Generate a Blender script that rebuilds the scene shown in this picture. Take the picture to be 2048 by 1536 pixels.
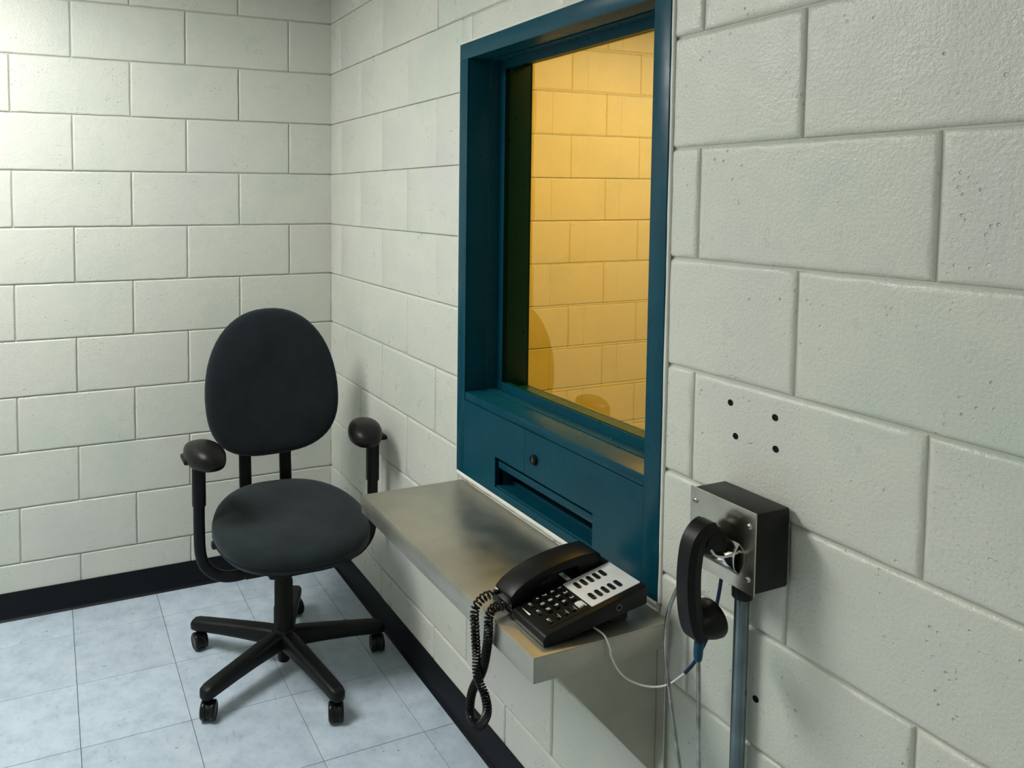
import bpy, bmesh, math, random
from mathutils import Vector, Matrix, Euler

random.seed(7)
for o in list(bpy.data.objects):
    bpy.data.objects.remove(o)
scn = bpy.context.scene
COL = scn.collection
PI = math.pi

# ------------------------------------------------------------------ camera
F_PX, CX, CY = 1549.8, 741.1, 485.6
cam_d = bpy.data.cameras.new('camera')
cam_d.sensor_fit = 'HORIZONTAL'
cam_d.sensor_width = 36.0
cam_d.lens = F_PX / 2048 * 36.0
cam_d.shift_x = (1024 - CX) / 2048
cam_d.shift_y = (CY - 768) / 2048
cam_d.clip_start = 0.02
cam = bpy.data.objects.new('camera', cam_d)
COL.objects.link(cam)
YAW, PITCH, ROLL = 0.395, 0.0593, -0.0023
fw = Vector((math.sin(YAW) * math.cos(PITCH), math.cos(YAW) * math.cos(PITCH), -math.sin(PITCH)))
rt = Vector((math.cos(YAW), -math.sin(YAW), 0))
dn = fw.cross(rt)
r2 = math.cos(ROLL) * rt + math.sin(ROLL) * dn
d2 = -math.sin(ROLL) * rt + math.cos(ROLL) * dn
m = Matrix((r2, -d2, -fw)).transposed().to_4x4()
m.translation = Vector((-1.0798, -3.0166, 1.5349))
cam.matrix_world = m
scn.camera = cam

# ------------------------------------------------------------------ world, exposure
w = bpy.data.worlds.new('world')
scn.world = w
w.use_nodes = True
w.node_tree.nodes['Background'].inputs[0].default_value = (0.6, 0.65, 0.7, 1)
w.node_tree.nodes['Background'].inputs[1].default_value = 0.05
vs = scn.view_settings
vs.view_transform = 'Standard'
vs.look = 'None'
vs.gamma = 1.0
vs.use_curve_mapping = False
vs.exposure = 0.0

# ------------------------------------------------------------------ lights (inside the ceiling fixtures)
CEIL = 2.50
LIGHTS = [('room', (-1.75, -0.90, CEIL - 0.075), 1.16, 0.54, 42.0, (0.99, 1.0, 0.965)),
          ('room', (-1.40, -4.60, CEIL - 0.075), 1.16, 0.54, 1.0, (0.92, 1.0, 0.97)),  # added fill lamp behind the camera
          ('beyond', (1.30, -0.98, CEIL - 0.075), 1.16, 0.54, 21.0, (1.0, 0.62, 0.10))]
for nm, loc, sx, sy, watt, colr in LIGHTS:
    ld = bpy.data.lights.new('lamp_' + nm, 'AREA')
    ld.shape = 'RECTANGLE'
    ld.size, ld.size_y = sx, sy
    ld.energy = watt
    ld.color = colr
    lo = bpy.data.objects.new('lamp_' + nm, ld)
    lo.location = loc
    COL.objects.link(lo)

# ------------------------------------------------------------------ material helpers
def new_mat(name):
    mt = bpy.data.materials.new(name)
    mt.use_nodes = True
    nt = mt.node_tree
    return mt, nt, nt.nodes['Principled BSDF']

def N(nt, typ, **kw):
    n = nt.nodes.new(typ)
    for k, v in kw.items():
        if k.startswith('i_'):
            n.inputs[k[2:].replace('_', ' ')].default_value = v
        else:
            setattr(n, k, v)
    return n

def pos(nt):
    return N(nt, 'ShaderNodeNewGeometry').outputs['Position']

def noise(nt, vec, scale, detail=4, rough=0.55):
    n = N(nt, 'ShaderNodeTexNoise')
    n.inputs['Scale'].default_value = scale
    n.inputs['Detail'].default_value = detail
    n.inputs['Roughness'].default_value = rough
    nt.links.new(vec, n.inputs['Vector'])
    return n.outputs['Fac']

def ramp(nt, fac, stops):
    r = N(nt, 'ShaderNodeValToRGB')
    els = r.color_ramp.elements
    while len(els) < len(stops):
        els.new(0.5)
    for e, (p, c) in zip(els, stops):
        e.position = p
        e.color = (c[0], c[1], c[2], 1) if not isinstance(c, float) else (c, c, c, 1)
    nt.links.new(fac, r.inputs['Fac'])
    return r.outputs['Color']

def mathn(nt, op, a, b=None):
    n = N(nt, 'ShaderNodeMath', operation=op)
    for i, v in enumerate((a, b)):
        if v is None:
            continue
        if isinstance(v, (int, float)):
            n.inputs[i].default_value = v
        else:
            nt.links.new(v, n.inputs[i])
    return n.outputs[0]

def bump(nt, height, strength, dist, prev=None):
    b = N(nt, 'ShaderNodeBump')
    b.inputs['Strength'].default_value = strength
    b.inputs['Distance'].default_value = dist
    nt.links.new(height, b.inputs['Height'])
    if prev is not None:
        nt.links.new(prev, b.inputs['Normal'])
    return b.outputs['Normal']

def simple(name, col, rough=0.5, metal=0.0, grain=0.0, gscale=200, var=0.15, spec=0.22, gdist=0.0006, vscale=6.0):
    mt, nt, b = new_mat(name)
    p = pos(nt)
    c2 = tuple(min(1, c * (1 + var)) for c in col)
    c1 = tuple(c * (1 - var) for c in col)
    nt.links.new(ramp(nt, noise(nt, p, vscale, 5), [(0.3, c1), (0.7, c2)]), b.inputs['Base Color'])
    b.inputs['Roughness'].default_value = rough
    b.inputs['Metallic'].default_value = metal
    b.inputs['Specular IOR Level'].default_value = spec
    if grain:
        nt.links.new(bump(nt, noise(nt, p, gscale, 3), grain, gdist), b.inputs['Normal'])
    return mt

def block_paint(name, c_lo, c_hi, rough=0.32, rel=1.0):
    """glossy paint over pitted concrete block"""
    mt, nt, b = new_mat(name)
    p = pos(nt)
    base = ramp(nt, noise(nt, p, 2.6, 4, 0.6), [(0.30, c_lo), (0.5, c_hi), (0.72, (c_lo[0] * 1.08, c_hi[1] * 0.93, c_hi[2] * 1.0))])
    # fine dark specks at random
    sp = ramp(nt, noise(nt, p, 330, 2, 0.5), [(0.26, 0.62), (0.36, 1.0)])
    mx = N(nt, 'ShaderNodeMix', data_type='RGBA', blend_type='MULTIPLY')
    mx.inputs['Factor'].default_value = 0.8
    nt.links.new(base, mx.inputs['A'])
    nt.links.new(sp, mx.inputs['B'])
    nt.links.new(mx.outputs['Result'], b.inputs['Base Color'])
    nt.links.new(ramp(nt, noise(nt, p, 14, 3), [(0.3, rough - 0.06), (0.7, rough + 0.08)]), b.inputs['Roughness'])
    # relief: orange-peel, lumps, and sparse pits
    fine = noise(nt, p, 170, 3, 0.6)
    lump = noise(nt, p, 26, 3, 0.5)
    vor = N(nt, 'ShaderNodeTexVoronoi')
    vor.inputs['Scale'].default_value = 70
    nt.links.new(p, vor.inputs['Vector'])
    pit = ramp(nt, vor.outputs['Distance'], [(0.05, 0.0), (0.2, 1.0)])
    keep = ramp(nt, noise(nt, p, 9, 3, 0.7), [(0.53, 1.0), (0.63, 0.0)])
    pit = mathn(nt, 'MAXIMUM', pit, keep)
    n1 = bump(nt, lump, 0.35 * rel, 0.004)
    n2 = bump(nt, fine, 0.75 * rel, 0.0018, n1)
    n3 = bump(nt, pit, 0.9, 0.0024, n2)
    nt.links.new(n3, b.inputs['Normal'])
    return mt

M = {}
M['cream'] = block_paint('cream_block_paint', (0.545, 0.585, 0.525), (0.615, 0.62, 0.555))
M['cream_far'] = block_paint('cream_block_paint_beyond', (0.60, 0.56, 0.44), (0.68, 0.63, 0.50), 0.6, 0.25)
M['cream_flat'] = simple('cream_paint', (0.62, 0.61, 0.53), 0.45, grain=0.4, gscale=120, var=0.05)
M['mortar'] = simple('painted_mortar', (0.52, 0.52, 0.45), 0.5, grain=0.5, gscale=140, var=0.08)
M['caulk'] = simple('white_caulk', (0.70, 0.69, 0.63), 0.45, grain=0.5, gscale=60, var=0.08, gdist=0.002)
M['ceiling'] = simple('ceiling_paint', (0.74, 0.74, 0.70), 0.8, var=0.03)
M['rubber'] = simple('black_rubber_base', (0.0028, 0.0045, 0.0075), 0.5, grain=0.3, gscale=80, var=0.2)
M['plastic'] = simple('black_plastic', (0.0045, 0.0055, 0.0055), 0.42, grain=0.35, gscale=600, gdist=0.0003)
M['phone'] = simple('black_phone_plastic', (0.0045, 0.005, 0.0045), 0.38, grain=0.25, gscale=900, gdist=0.0002)
M['gloss'] = simple('glossy_black_plastic', (0.008, 0.0085, 0.008), 0.22)
M['armpad'] = simple('black_urethane', (0.0075, 0.0075, 0.007), 0.36, grain=0.5, gscale=420, gdist=0.0006)
M['white'] = simple('white_print', (0.80, 0.80, 0.78), 0.5, var=0.03)
M['wire'] = simple('white_wire', (0.70, 0.69, 0.66), 0.4, var=0.05)
M['wire_shade'] = simple('shaded_white_wire', (0.020, 0.026, 0.075), 0.4)  # white wire with its shade painted in as dark blue
M['teal'] = simple('blue_strain_relief', (0.008, 0.06, 0.11), 0.35)
M['silver'] = simple('silver_card', (0.62, 0.62, 0.60), 0.45, var=0.08, vscale=25)
M['grey'] = simple('grey_label', (0.20, 0.20, 0.19), 0.5)
M['hole'] = simple('dark_hole', (0.006, 0.007, 0.007), 0.9)
M['chrome'] = simple('chrome', (0.72, 0.72, 0.70), 0.12, 1.0, var=0.04)
M['screw'] = simple('screw_steel', (0.60, 0.59, 0.55), 0.25, 1.0, var=0.1)
M['galv'] = simple('galvanised_conduit', (0.17, 0.21, 0.22), 0.27, 0.95, grain=0.2, gscale=40, var=0.25, vscale=18)
M['dark_metal'] = simple('dark_metal', (0.016, 0.018, 0.018), 0.4, 0.6)
M['fixture'] = simple('white_fixture', (0.8, 0.8, 0.78), 0.5, var=0.02)

def fabric(name, c):
    mt, nt, b = new_mat(name)
    p = pos(nt)
    a = noise(nt, p, 900, 2)
    big = noise(nt, p, 9, 4, 0.6)
    col = ramp(nt, big, [(0.3, tuple(x * 0.75 for x in c)), (0.75, tuple(x * 1.35 for x in c))])
    mx = N(nt, 'ShaderNodeMix', data_type='RGBA', blend_type='MULTIPLY')
    mx.inputs['Factor'].default_value = 0.6
    nt.links.new(col, mx.inputs['A'])
    nt.links.new(ramp(nt, a, [(0.3, 0.55), (0.7, 1.25)]), mx.inputs['B'])
    nt.links.new(mx.outputs['Result'], b.inputs['Base Color'])
    b.inputs['Roughness'].default_value = 0.95
    b.inputs['Specular IOR Level'].default_value = 0.2
    b.inputs['Sheen Weight'].default_value = 0.25
    b.inputs['Sheen Roughness'].default_value = 0.5
    b.inputs['Sheen Tint'].default_value = (0.35, 0.4, 0.42, 1)
    nt.links.new(bump(nt, a, 0.6, 0.0008), b.inputs['Normal'])
    return mt
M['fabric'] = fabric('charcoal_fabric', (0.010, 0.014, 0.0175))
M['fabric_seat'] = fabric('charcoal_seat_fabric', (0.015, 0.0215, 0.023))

def blue_paint():
    mt, nt, b = new_mat('navy_enamel')
    p = pos(nt)
    nt.links.new(ramp(nt, noise(nt, p, 7, 5, 0.6), [(0.3, (0.0012, 0.046, 0.074)), (0.7, (0.0020, 0.060, 0.094))]), b.inputs['Base Color'])
    nt.links.new(ramp(nt, noise(nt, p, 30, 3), [(0.3, 0.26), (0.7, 0.38)]), b.inputs['Roughness'])
    nt.links.new(bump(nt, noise(nt, p, 60, 2), 0.10, 0.0008), b.inputs['Normal'])
    b.inputs['Specular IOR Level'].default_value = 0.2
    return mt
M['blue'] = blue_paint()

def steel():
    mt, nt, b = new_mat('stainless_steel')
    p = pos(nt)
    b.inputs['Metallic'].default_value = 1.0
    big = noise(nt, p, 5, 5, 0.65)
    nt.links.new(ramp(nt, big, [(0.3, (0.42, 0.405, 0.345)), (0.7, (0.55, 0.525, 0.455))]), b.inputs['Base Color'])
    mp = N(nt, 'ShaderNodeMapping')
    mp.inputs['Scale'].default_value = (900, 12, 900)
    nt.links.new(p, mp.inputs['Vector'])
    br = noise(nt, mp.outputs['Vector'], 1.0, 3)
    nt.links.new(ramp(nt, noise(nt, p, 12, 4), [(0.3, 0.33), (0.7, 0.46)]), b.inputs['Roughness'])
    n1 = bump(nt, br, 0.10, 0.0006)
    nt.links.new(bump(nt, noise(nt, p, 220, 3), 0.2, 0.0005, n1), b.inputs['Normal'])
    return mt
M['steel'] = steel()

def plate_steel():
    mt, nt, b = new_mat('polished_plate')
    p = pos(nt)
    b.inputs['Metallic'].default_value = 1.0
    nt.links.new(ramp(nt, noise(nt, p, 16, 4), [(0.3, (0.47, 0.43, 0.355)), (0.7, (0.60, 0.55, 0.465))]), b.inputs['Base Color'])
    nt.links.new(ramp(nt, noise(nt, p, 25, 4), [(0.3, 0.17), (0.7, 0.28)]), b.inputs['Roughness'])
    nt.links.new(bump(nt, noise(nt, p, 60, 3), 0.12, 0.0008), b.inputs['Normal'])
    return mt
M['plate'] = plate_steel()

def tile_mat():
    mt, nt, b = new_mat('vinyl_tile')
    p = pos(nt)
    info = N(nt, 'ShaderNodeObjectInfo')
    big = noise(nt, p, 14, 6, 0.7)
    base = ramp(nt, big, [(0.28, (0.37, 0.44, 0.525)), (0.52, (0.475, 0.56, 0.655)), (0.78, (0.58, 0.655, 0.735))])
    # mottled streaks
    mp = N(nt, 'ShaderNodeMapping')
    mp.inputs['Scale'].default_value = (60, 26, 1)
    mp.inputs['Rotation'].default_value = (0, 0, 0.5)
    nt.links.new(p, mp.inputs['Vector'])
    st = ramp(nt, noise(nt, mp.outputs['Vector'], 1.0, 4, 0.6), [(0.25, 0.74), (0.42, 1.0)])
    # sparse dark scuffs
    mp2 = N(nt, 'ShaderNodeMapping')
    mp2.inputs['Scale'].default_value = (38, 85, 1)
    mp2.inputs['Rotation'].default_value = (0, 0, -0.5)
    nt.links.new(p, mp2.inputs['Vector'])
    sc = ramp(nt, noise(nt, mp2.outputs['Vector'], 1.0, 3, 0.5), [(0.265, 0.25), (0.285, 1.0)])
    rnd = ramp(nt, info.outputs['Random'], [(0.0, 0.95), (1.0, 1.03)])
    c = base
    for x, f in ((st, 0.8), (sc, 0.9), (rnd, 1.0)):
        mx = N(nt, 'ShaderNodeMix', data_type='RGBA', blend_type='MULTIPLY')
        mx.inputs['Factor'].default_value = f
        nt.links.new(c, mx.inputs['A'])
        nt.links.new(x, mx.inputs['B'])
        c = mx.outputs['Result']
    nt.links.new(c, b.inputs['Base Color'])
    nt.links.new(ramp(nt, noise(nt, p, 8, 4), [(0.3, 0.38), (0.7, 0.55)]), b.inputs['Roughness'])
    nt.links.new(bump(nt, noise(nt, p, 90, 3), 0.12, 0.0008), b.inputs['Normal'])
    return mt
M['tile'] = tile_mat()
M['subfloor'] = simple('tile_adhesive', (0.05, 0.06, 0.07), 0.9)

def glass_mat():
    mt = bpy.data.materials.new('security_glass')
    mt.use_nodes = True
    nt = mt.node_tree
    nt.nodes.clear()
    out = N(nt, 'ShaderNodeOutputMaterial')
    tr = N(nt, 'ShaderNodeBsdfTransparent')
    tr.inputs[0].default_value = (1.0, 0.95, 0.66, 1)
    gl = N(nt, 'ShaderNodeBsdfGlossy')
    gl.inputs['Color'].default_value = (1.0, 0.86, 0.50, 1)
    gl.inputs['Roughness'].default_value = 0.0
    fr = N(nt, 'ShaderNodeFresnel')
    fr.inputs['IOR'].default_value = 2.7
    mx = N(nt, 'ShaderNodeMixShader')
    geo = N(nt, 'ShaderNodeNewGeometry')
    front = mathn(nt, 'SUBTRACT', 1.0, geo.outputs['Backfacing'])
    nt.links.new(mathn(nt, 'MULTIPLY', fr.outputs[0], front), mx.inputs[0])
    nt.links.new(tr.outputs[0], mx.inputs[1])
    nt.links.new(gl.outputs[0], mx.inputs[2])
    nt.links.new(mx.outputs[0], out.inputs[0])
    return mt
M['glass'] = glass_mat()

def armored():
    mt, nt, b = new_mat('armoured_cable_steel')
    b.inputs['Metallic'].default_value = 1.0
    p = pos(nt)
    nt.links.new(ramp(nt, noise(nt, p, 30, 3), [(0.3, (0.22, 0.215, 0.20)), (0.7, (0.48, 0.47, 0.44))]), b.inputs['Base Color'])
    b.inputs['Roughness'].default_value = 0.2
    return mt
M['armor'] = armored()

def emit(name, col, s):
    mt, nt, b = new_mat(name)
    b.inputs['Base Color'].default_value = (0.8, 0.8, 0.8, 1)
    b.inputs['Emission Color'].default_value = (*col, 1)
    b.inputs['Emission Strength'].default_value = s
    return mt
M['diff_cool'] = emit('lit_diffuser', (0.95, 1.0, 0.95), 6.0)
M['diff_warm'] = emit('lit_diffuser_warm', (1.0, 0.62, 0.15), 6.0)

# ------------------------------------------------------------------ geometry helpers
BASE = {}

def finish(bm, smooth=None):
    bmesh.ops.recalc_face_normals(bm, faces=bm.faces)
    me = bpy.data.meshes.new('mesh')
    bm.to_mesh(me)
    bm.free()
    if smooth is not None:
        me.shade_smooth()
        me.set_sharp_from_angle(angle=math.radians(smooth))
    return me

def link(name, me, mat, parent=None, origin=None, **props):
    """one mesh object; vertices come in world space and are moved to the object's own origin"""
    o = bpy.data.objects.new(name, me)
    COL.objects.link(o)
    if isinstance(mat, str):
        mat = M[mat]
    if mat is not None:
        me.materials.clear()
        me.materials.append(mat)
    pb = BASE[parent.name] if parent else Vector((0, 0, 0))
    if origin is None:
        org = Vector(pb) if parent else Vector((0, 0, 0))
    else:
        org = Vector(origin)
    me.transform(Matrix.Translation(-org))
    o.location = org - pb
    if parent:
        o.parent = parent
    BASE[o.name] = org
    for k, v in props.items():
        o[k] = v
    return o

def thing(name, base, label=None, category=None, group=None, kind=None):
    o = bpy.data.objects.new(name, None)
    o.empty_display_size = 0.05
    o.location = base
    COL.objects.link(o)
    BASE[o.name] = Vector(base)
    if label:
        o['label'] = label
    if category:
        o['category'] = category
    if group:
        o['group'] = group
    if kind:
        o['kind'] = kind
    return o

def boxes(lst, bevel=0.0, seg=2):
    bm = bmesh.new()
    for (x0, x1, y0, y1, z0, z1) in lst:
        b = bmesh.new()
        bmesh.ops.create_cube(b, size=1)
        for v in b.verts:
            v.co = Vector(((x0 + x1) / 2 + v.co.x * abs(x1 - x0), (y0 + y1) / 2 + v.co.y * abs(y1 - y0), (z0 + z1) / 2 + v.co.z * abs(z1 - z0)))
        if bevel:
            bmesh.ops.bevel(b, geom=list(b.edges), offset=bevel, segments=seg, profile=0.5, affect='EDGES')
        t = bpy.data.meshes.new('t')
        b.to_mesh(t)
        b.free()
        bm.from_mesh(t)
        bpy.data.meshes.remove(t)
    return finish(bm, 35 if bevel else None)

def loft(rings, closed=True, cap=True, smooth=40, loop=False):
    bm = bmesh.new()
    vr = [[bm.verts.new(p) for p in r] for r in rings]
    n = len(rings[0])
    rng = range(len(vr)) if loop else range(len(vr) - 1)
    for i in rng:
        a, b = vr[i], vr[(i + 1) % len(vr)]
        for j in range(n if closed else n - 1):
            k = (j + 1) % n
            try:
                bm.faces.new((a[j], a[k], b[k], b[j]))
            except ValueError:
                pass
    if cap and not loop:
        bm.faces.new(vr[0])
        bm.faces.new(list(reversed(vr[-1])))
    return finish(bm, smooth)

def rrect(wd, ht, r, n=4):
    pts = []
    for cx_, cy_, a0 in ((wd / 2 - r, ht / 2 - r, 0), (-wd / 2 + r, ht / 2 - r, PI / 2), (-wd / 2 + r, -ht / 2 + r, PI), (wd / 2 - r, -ht / 2 + r, 3 * PI / 2)):
        for i in range(n + 1):
            a = a0 + PI / 2 * i / n
            pts.append((cx_ + r * math.cos(a), cy_ + r * math.sin(a)))
    return pts

def catmull(pts, per=12):
    P = [Vector(p) for p in pts]
    P = [2 * P[0] - P[1]] + P + [2 * P[-1] - P[-2]]
    out = []
    for i in range(1, len(P) - 2):
        for k in range(per):
            t = k / per
            p0, p1, p2, p3 = P[i - 1:i + 3]
            out.append(0.5 * ((2 * p1) + (p2 - p0) * t + (2 * p0 - 5 * p1 + 4 * p2 - p3) * t * t + (3 * p1 - p0 - 3 * p2 + p3) * t ** 3))
    out.append(P[-2])
    return out

def frames(path, up=Vector((0, 0, 1))):
    fr = []
    prev = None
    for i, p in enumerate(path):
        t = (path[min(i + 1, len(path) - 1)] - path[max(i - 1, 0)]).normalized()
        if prev is None:
            a = up if abs(t.dot(up)) < 0.95 else Vector((1, 0, 0))
            nrm = (a - t * a.dot(t)).normalized()
        else:
            nrm = (prev - t * prev.dot(t)).normalized()
        prev = nrm
        fr.append((p, t, nrm, t.cross(nrm)))
    return fr

def sweep(path, section, smooth=50, up=Vector((0, 0, 1))):
    """section: list of (u,v) or function i->list"""
    rings = []
    for i, (p, t, n_, b_) in enumerate(frames(path, up)):
        s = section(i / (len(path) - 1)) if callable(section) else section
        rings.append([p + n_ * u + b_ * v for u, v in s])
    return loft(rings, smooth=smooth)

def circ(r, n=12):
    return [(r * math.cos(2 * PI * i / n), r * math.sin(2 * PI * i / n)) for i in range(n)]

def tube(pts, r, n=12, per=12, straight=False, up=Vector((0, 0, 1))):
    path = [Vector(p) for p in pts] if straight else catmull(pts, per)
    return sweep(path, circ(r, n), up=up)

def lathe(prof, center, axis=(0, 0, 1), n=28, smooth=40):
    """prof: list of (radius, height along axis)"""
    ax = Vector(axis).normalized()
    a = Vector((0, 0, 1)) if abs(ax.z) < 0.9 else Vector((1, 0, 0))
    u = (a - ax * a.dot(ax)).normalized()
    v = ax.cross(u)
    c = Vector(center)
    rings = [[c + ax * h + (u * math.cos(2 * PI * i / n) + v * math.sin(2 * PI * i / n)) * max(r, 1e-4) for i in range(n)] for r, h in prof]
    return loft(rings, smooth=smooth)

def extrude(poly, frame, t0, t1, bevel=0.0, seg=3, smooth=35):
    """poly in (a,b); frame(a,b,t)->world"""
    bm = bmesh.new()
    A = [bm.verts.new(frame(a, b, t0)) for a, b in poly]
    B = [bm.verts.new(frame(a, b, t1)) for a, b in poly]
    bm.faces.new(A)
    bm.faces.new(list(reversed(B)))
    n = len(poly)
    for i in range(n):
        bm.faces.new((A[i], B[i], B[(i + 1) % n], A[(i + 1) % n]))
    bmesh.ops.recalc_face_normals(bm, faces=bm.faces)
    if bevel:
        es = [e for e in bm.edges if len(e.link_faces) == 2 and e.calc_face_angle(0) > 0.35]
        bmesh.ops.bevel(bm, geom=es, offset=bevel, segments=seg, profile=0.5, affect='EDGES', clamp_overlap=True)
    return finish(bm, smooth)

def join(meshes, smooth=40):
    bm = bmesh.new()
    for me in meshes:
        bm.from_mesh(me)
        bpy.data.meshes.remove(me)
    me = bpy.data.meshes.new('mesh')
    bm.to_mesh(me)
    bm.free()
    me.shade_smooth()
    me.set_sharp_from_angle(angle=math.radians(smooth))
    return me

def text_mesh(s, size, frame):
    cu = bpy.data.curves.new('t', 'FONT')
    cu.body = s
    cu.size = size
    cu.align_x = 'CENTER'
    cu.align_y = 'CENTER'
    o = bpy.data.objects.new('t', cu)
    COL.objects.link(o)
    dg = bpy.context.evaluated_depsgraph_get()
    me = bpy.data.meshes.new_from_object(o.evaluated_get(dg))
    bpy.data.objects.remove(o)
    for v in me.vertices:
        v.co = frame(v.co.x, v.co.y)
    return me

# ------------------------------------------------------------------ block walls
BH, BL = 0.2032, 0.4064
RECESS = 0.006

def block_mesh(u0, u1, z0, z1, frame, gap, chamf, depth, ends=1.0):
    """one painted block: frame(u, z, out)->world, out = distance proud of the wall face; uneven rounded arrises"""
    u0 += gap / 2 * ends
    u1 -= gap / 2 * ends
    z0 += gap / 2
    z1 -= gap / 2
    L, Hh = u1 - u0, z1 - z0
    nu = max(2, int(L / 0.034))
    nz = max(2, int(Hh / 0.034))
    proud = random.uniform(-0.0006, 0.0008) * (1 if ends > 0.5 else 0.25)
    tilt = random.uniform(-0.0008, 0.0008)
    per = []
    for i in range(nu):
        per.append((u0 + L * i / nu, z0, 0, 1))
    for i in range(nz):
        per.append((u1, z0 + Hh * i / nz, -1, 0))
    for i in range(nu):
        per.append((u1 - L * i / nu, z1, 0, -1))
    for i in range(nz):
        per.append((u0, z1 - Hh * i / nz, 1, 0))
    rings = []
    cj = [random.uniform(0.65, 1.25) for _ in per]
    uc, zc = (u0 + u1) / 2, (z0 + z1) / 2
    for k, (c, out) in enumerate(((0, -depth), (0, -RECESS), (0.12, -0.0042), (0.36, -0.0023), (0.68, -0.0008), (1.0, -0.0001), (1.7, 0.0))):
        ring = []
        for (u, z, nu_, nz_), j in zip(per, cj):
            cc = c * chamf * j
            uu = u + (cc * ends if u <= u0 + 1e-6 else -cc * ends if u >= u1 - 1e-6 else 0)
            zz = z + (cc if z <= z0 + 1e-6 else -cc if z >= z1 - 1e-6 else 0)
            ring.append(Vector(frame(uu, zz, out + (proud + tilt * (u - uc) / 0.2 if out > -0.005 else 0))))
        rings.append(ring)
    return loft(rings, smooth=50)

def wall_blocks(parent, frame, ulen, zlen, off, phase, hole=None, gap=0.003, chamf=0.004, mat='cream', u_start=-0.005, ends=1.0):
    """courses of running bond; off = first head joint distance from the corner for phase courses"""
    nc = int(math.ceil(zlen / BH - 1e-6))
    for c in range(nc):
        z0, z1 = c * BH, min((c + 1) * BH, zlen)
        first = off + (0 if (c + phase) % 2 == 0 else BH)
        while first - BL > u_start + 0.02:
            first -= BL
        us = [u_start]
        u = first
        while u < ulen - 0.02:
            if u > u_start + 0.02:
                us.append(u)
            u += BL
        us.append(ulen)
        for a, b in zip(us[:-1], us[1:]):
            rects = [(a, b, z0, z1)]
            if hole:
                h0, h1, k0, k1 = hole
                if b > h0 and a < h1 and z1 > k0 and z0 < k1:
                    rects = []
                    if a < h0:
                        rects.append((a, h0, z0, z1))
                    if b > h1:
                        rects.append((h1, b, z0, z1))
                    m0, m1 = max(a, h0), min(b, h1)
                    if z0 < k0:
                        rects.append((m0, m1, z0, k0))
                    if z1 > k1:
                        rects.append((m0, m1, k1, z1))
            for (p, q, r, s) in rects:
                if q - p < 0.012 or s - r < 0.012:
                    continue
                filled = hole and q < hole[0] + 0.01 and r > 1.2      # joints painted nearly shut left of the window
                me = block_mesh(p, q, r, s, frame, gap * (0.5 if filled else 1), chamf * (0.35 if filled else 1.45 if hole and p > hole[1] - 0.01 else 1), 0.03, 0.04 if (hole and r >= hole[3] - 1e-6 and p >= hole[0] - 1e-6) else 0.25 if filled else ends)
                link('block', me, mat, parent, origin=frame((p + q) / 2, (r + s) / 2, 0))

XL, YF = -2.95, -6.00       # left wall, wall behind the camera
XB, YB = 2.35, 0.05         # room beyond the glass
THK = 0.20
OY0, OY1, OZ0, OZ1 = -1.885, -1.088, 0.752, 1.958     # opening for the window frame

wb = link('wall_back', boxes([(XL - 0.1, 0.0, RECESS, 0.15, 0, CEIL)]), 'mortar', kind='structure')
wall_blocks(wb, lambda u, z, o: (-u, -o, z), -XL, CEIL, 0.1776, 0)
wr = link('wall_right', boxes([(RECESS, THK, OY1, 0.12, 0, CEIL), (RECESS, THK, YF, OY0, 0, CEIL),
                               (RECESS, THK, OY0, OY1, 0, OZ0), (RECESS, THK, OY0, OY1, OZ1, CEIL)]), 'mortar', kind='structure')
wall_blocks(wr, lambda u, z, o: (-o, -u, z), 3.58, CEIL, 0.7371, 1, hole=(-OY1, -OY0, OZ0, OZ1), chamf=0.0052)
link('wall_left', boxes([(XL - 0.12, XL, YF, 0.0, 0, CEIL)]), 'cream_flat', kind='structure')
link('wall_front', boxes([(XL - 0.12, THK, YF - 0.12, YF, 0, CEIL)]), 'cream_flat', kind='structure')
link('ceiling', boxes([(XL - 0.12, XB + 0.12, YF - 0.12, YB + 0.12, CEIL, CEIL + 0.1)]), 'ceiling', kind='structure')
# the room on the other side of the glass
wy = link('wall_beyond', boxes([(THK, XB, YB + RECESS, YB + 0.15, 0, CEIL)]), 'mortar', kind='structure')
wall_blocks(wy, lambda u, z, o: (u, YB - o, z), XB, CEIL, 0.72, 1, u_start=THK, mat='cream_far', gap=0.0022, chamf=0.003, ends=0.12)
link('wall_beyond_side', boxes([(XB, XB + 0.12, YF, YB + 0.12, 0, CEIL)]), 'cream_flat', kind='structure')
link('wall_beyond_front', boxes([(THK, XB, YF - 0.12, YF, 0, CEIL)]), 'cream_flat', kind='structure')

# ------------------------------------------------------------------ floor of 12-inch tiles
fl = link('floor', boxes([(XL - 0.12, XB + 0.12, YF - 0.12, YB + 0.12, -0.12, -0.003)]), 'subfloor', kind='structure')
T = 0.3048
tgap = 0.0016
def tile_mesh(x0, x1, y0, y1):
    b = 0.0006
    bm = bmesh.new()
    lo = [bm.verts.new((x, y, -0.004)) for x, y in ((x0, y0), (x1, y0), (x1, y1), (x0, y1))]
    mi = [bm.verts.new((x, y, -0.0006)) for x, y in ((x0, y0), (x1, y0), (x1, y1), (x0, y1))]
    hi = [bm.verts.new((x, y, 0)) for x, y in ((x0 + b, y0 + b), (x1 - b, y0 + b), (x1 - b, y1 - b), (x0 + b, y1 - b))]
    bm.faces.new(hi)
    for a, c in ((lo, mi), (mi, hi)):
        for i in range(4):
            bm.faces.new((a[i], a[(i + 1) % 4], c[(i + 1) % 4], c[i]))
    return finish(bm)
xs = [XL] + [x for x in [-0.110 - T * k for k in range(9, -1, -1)] if XL + 0.02 < x < 0] + [0.0]
ys = [YF] + [y for y in [-0.187 - T * k for k in range(19, -1, -1)] if y > YF + 0.02] + [0.0]
cache = {}
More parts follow.
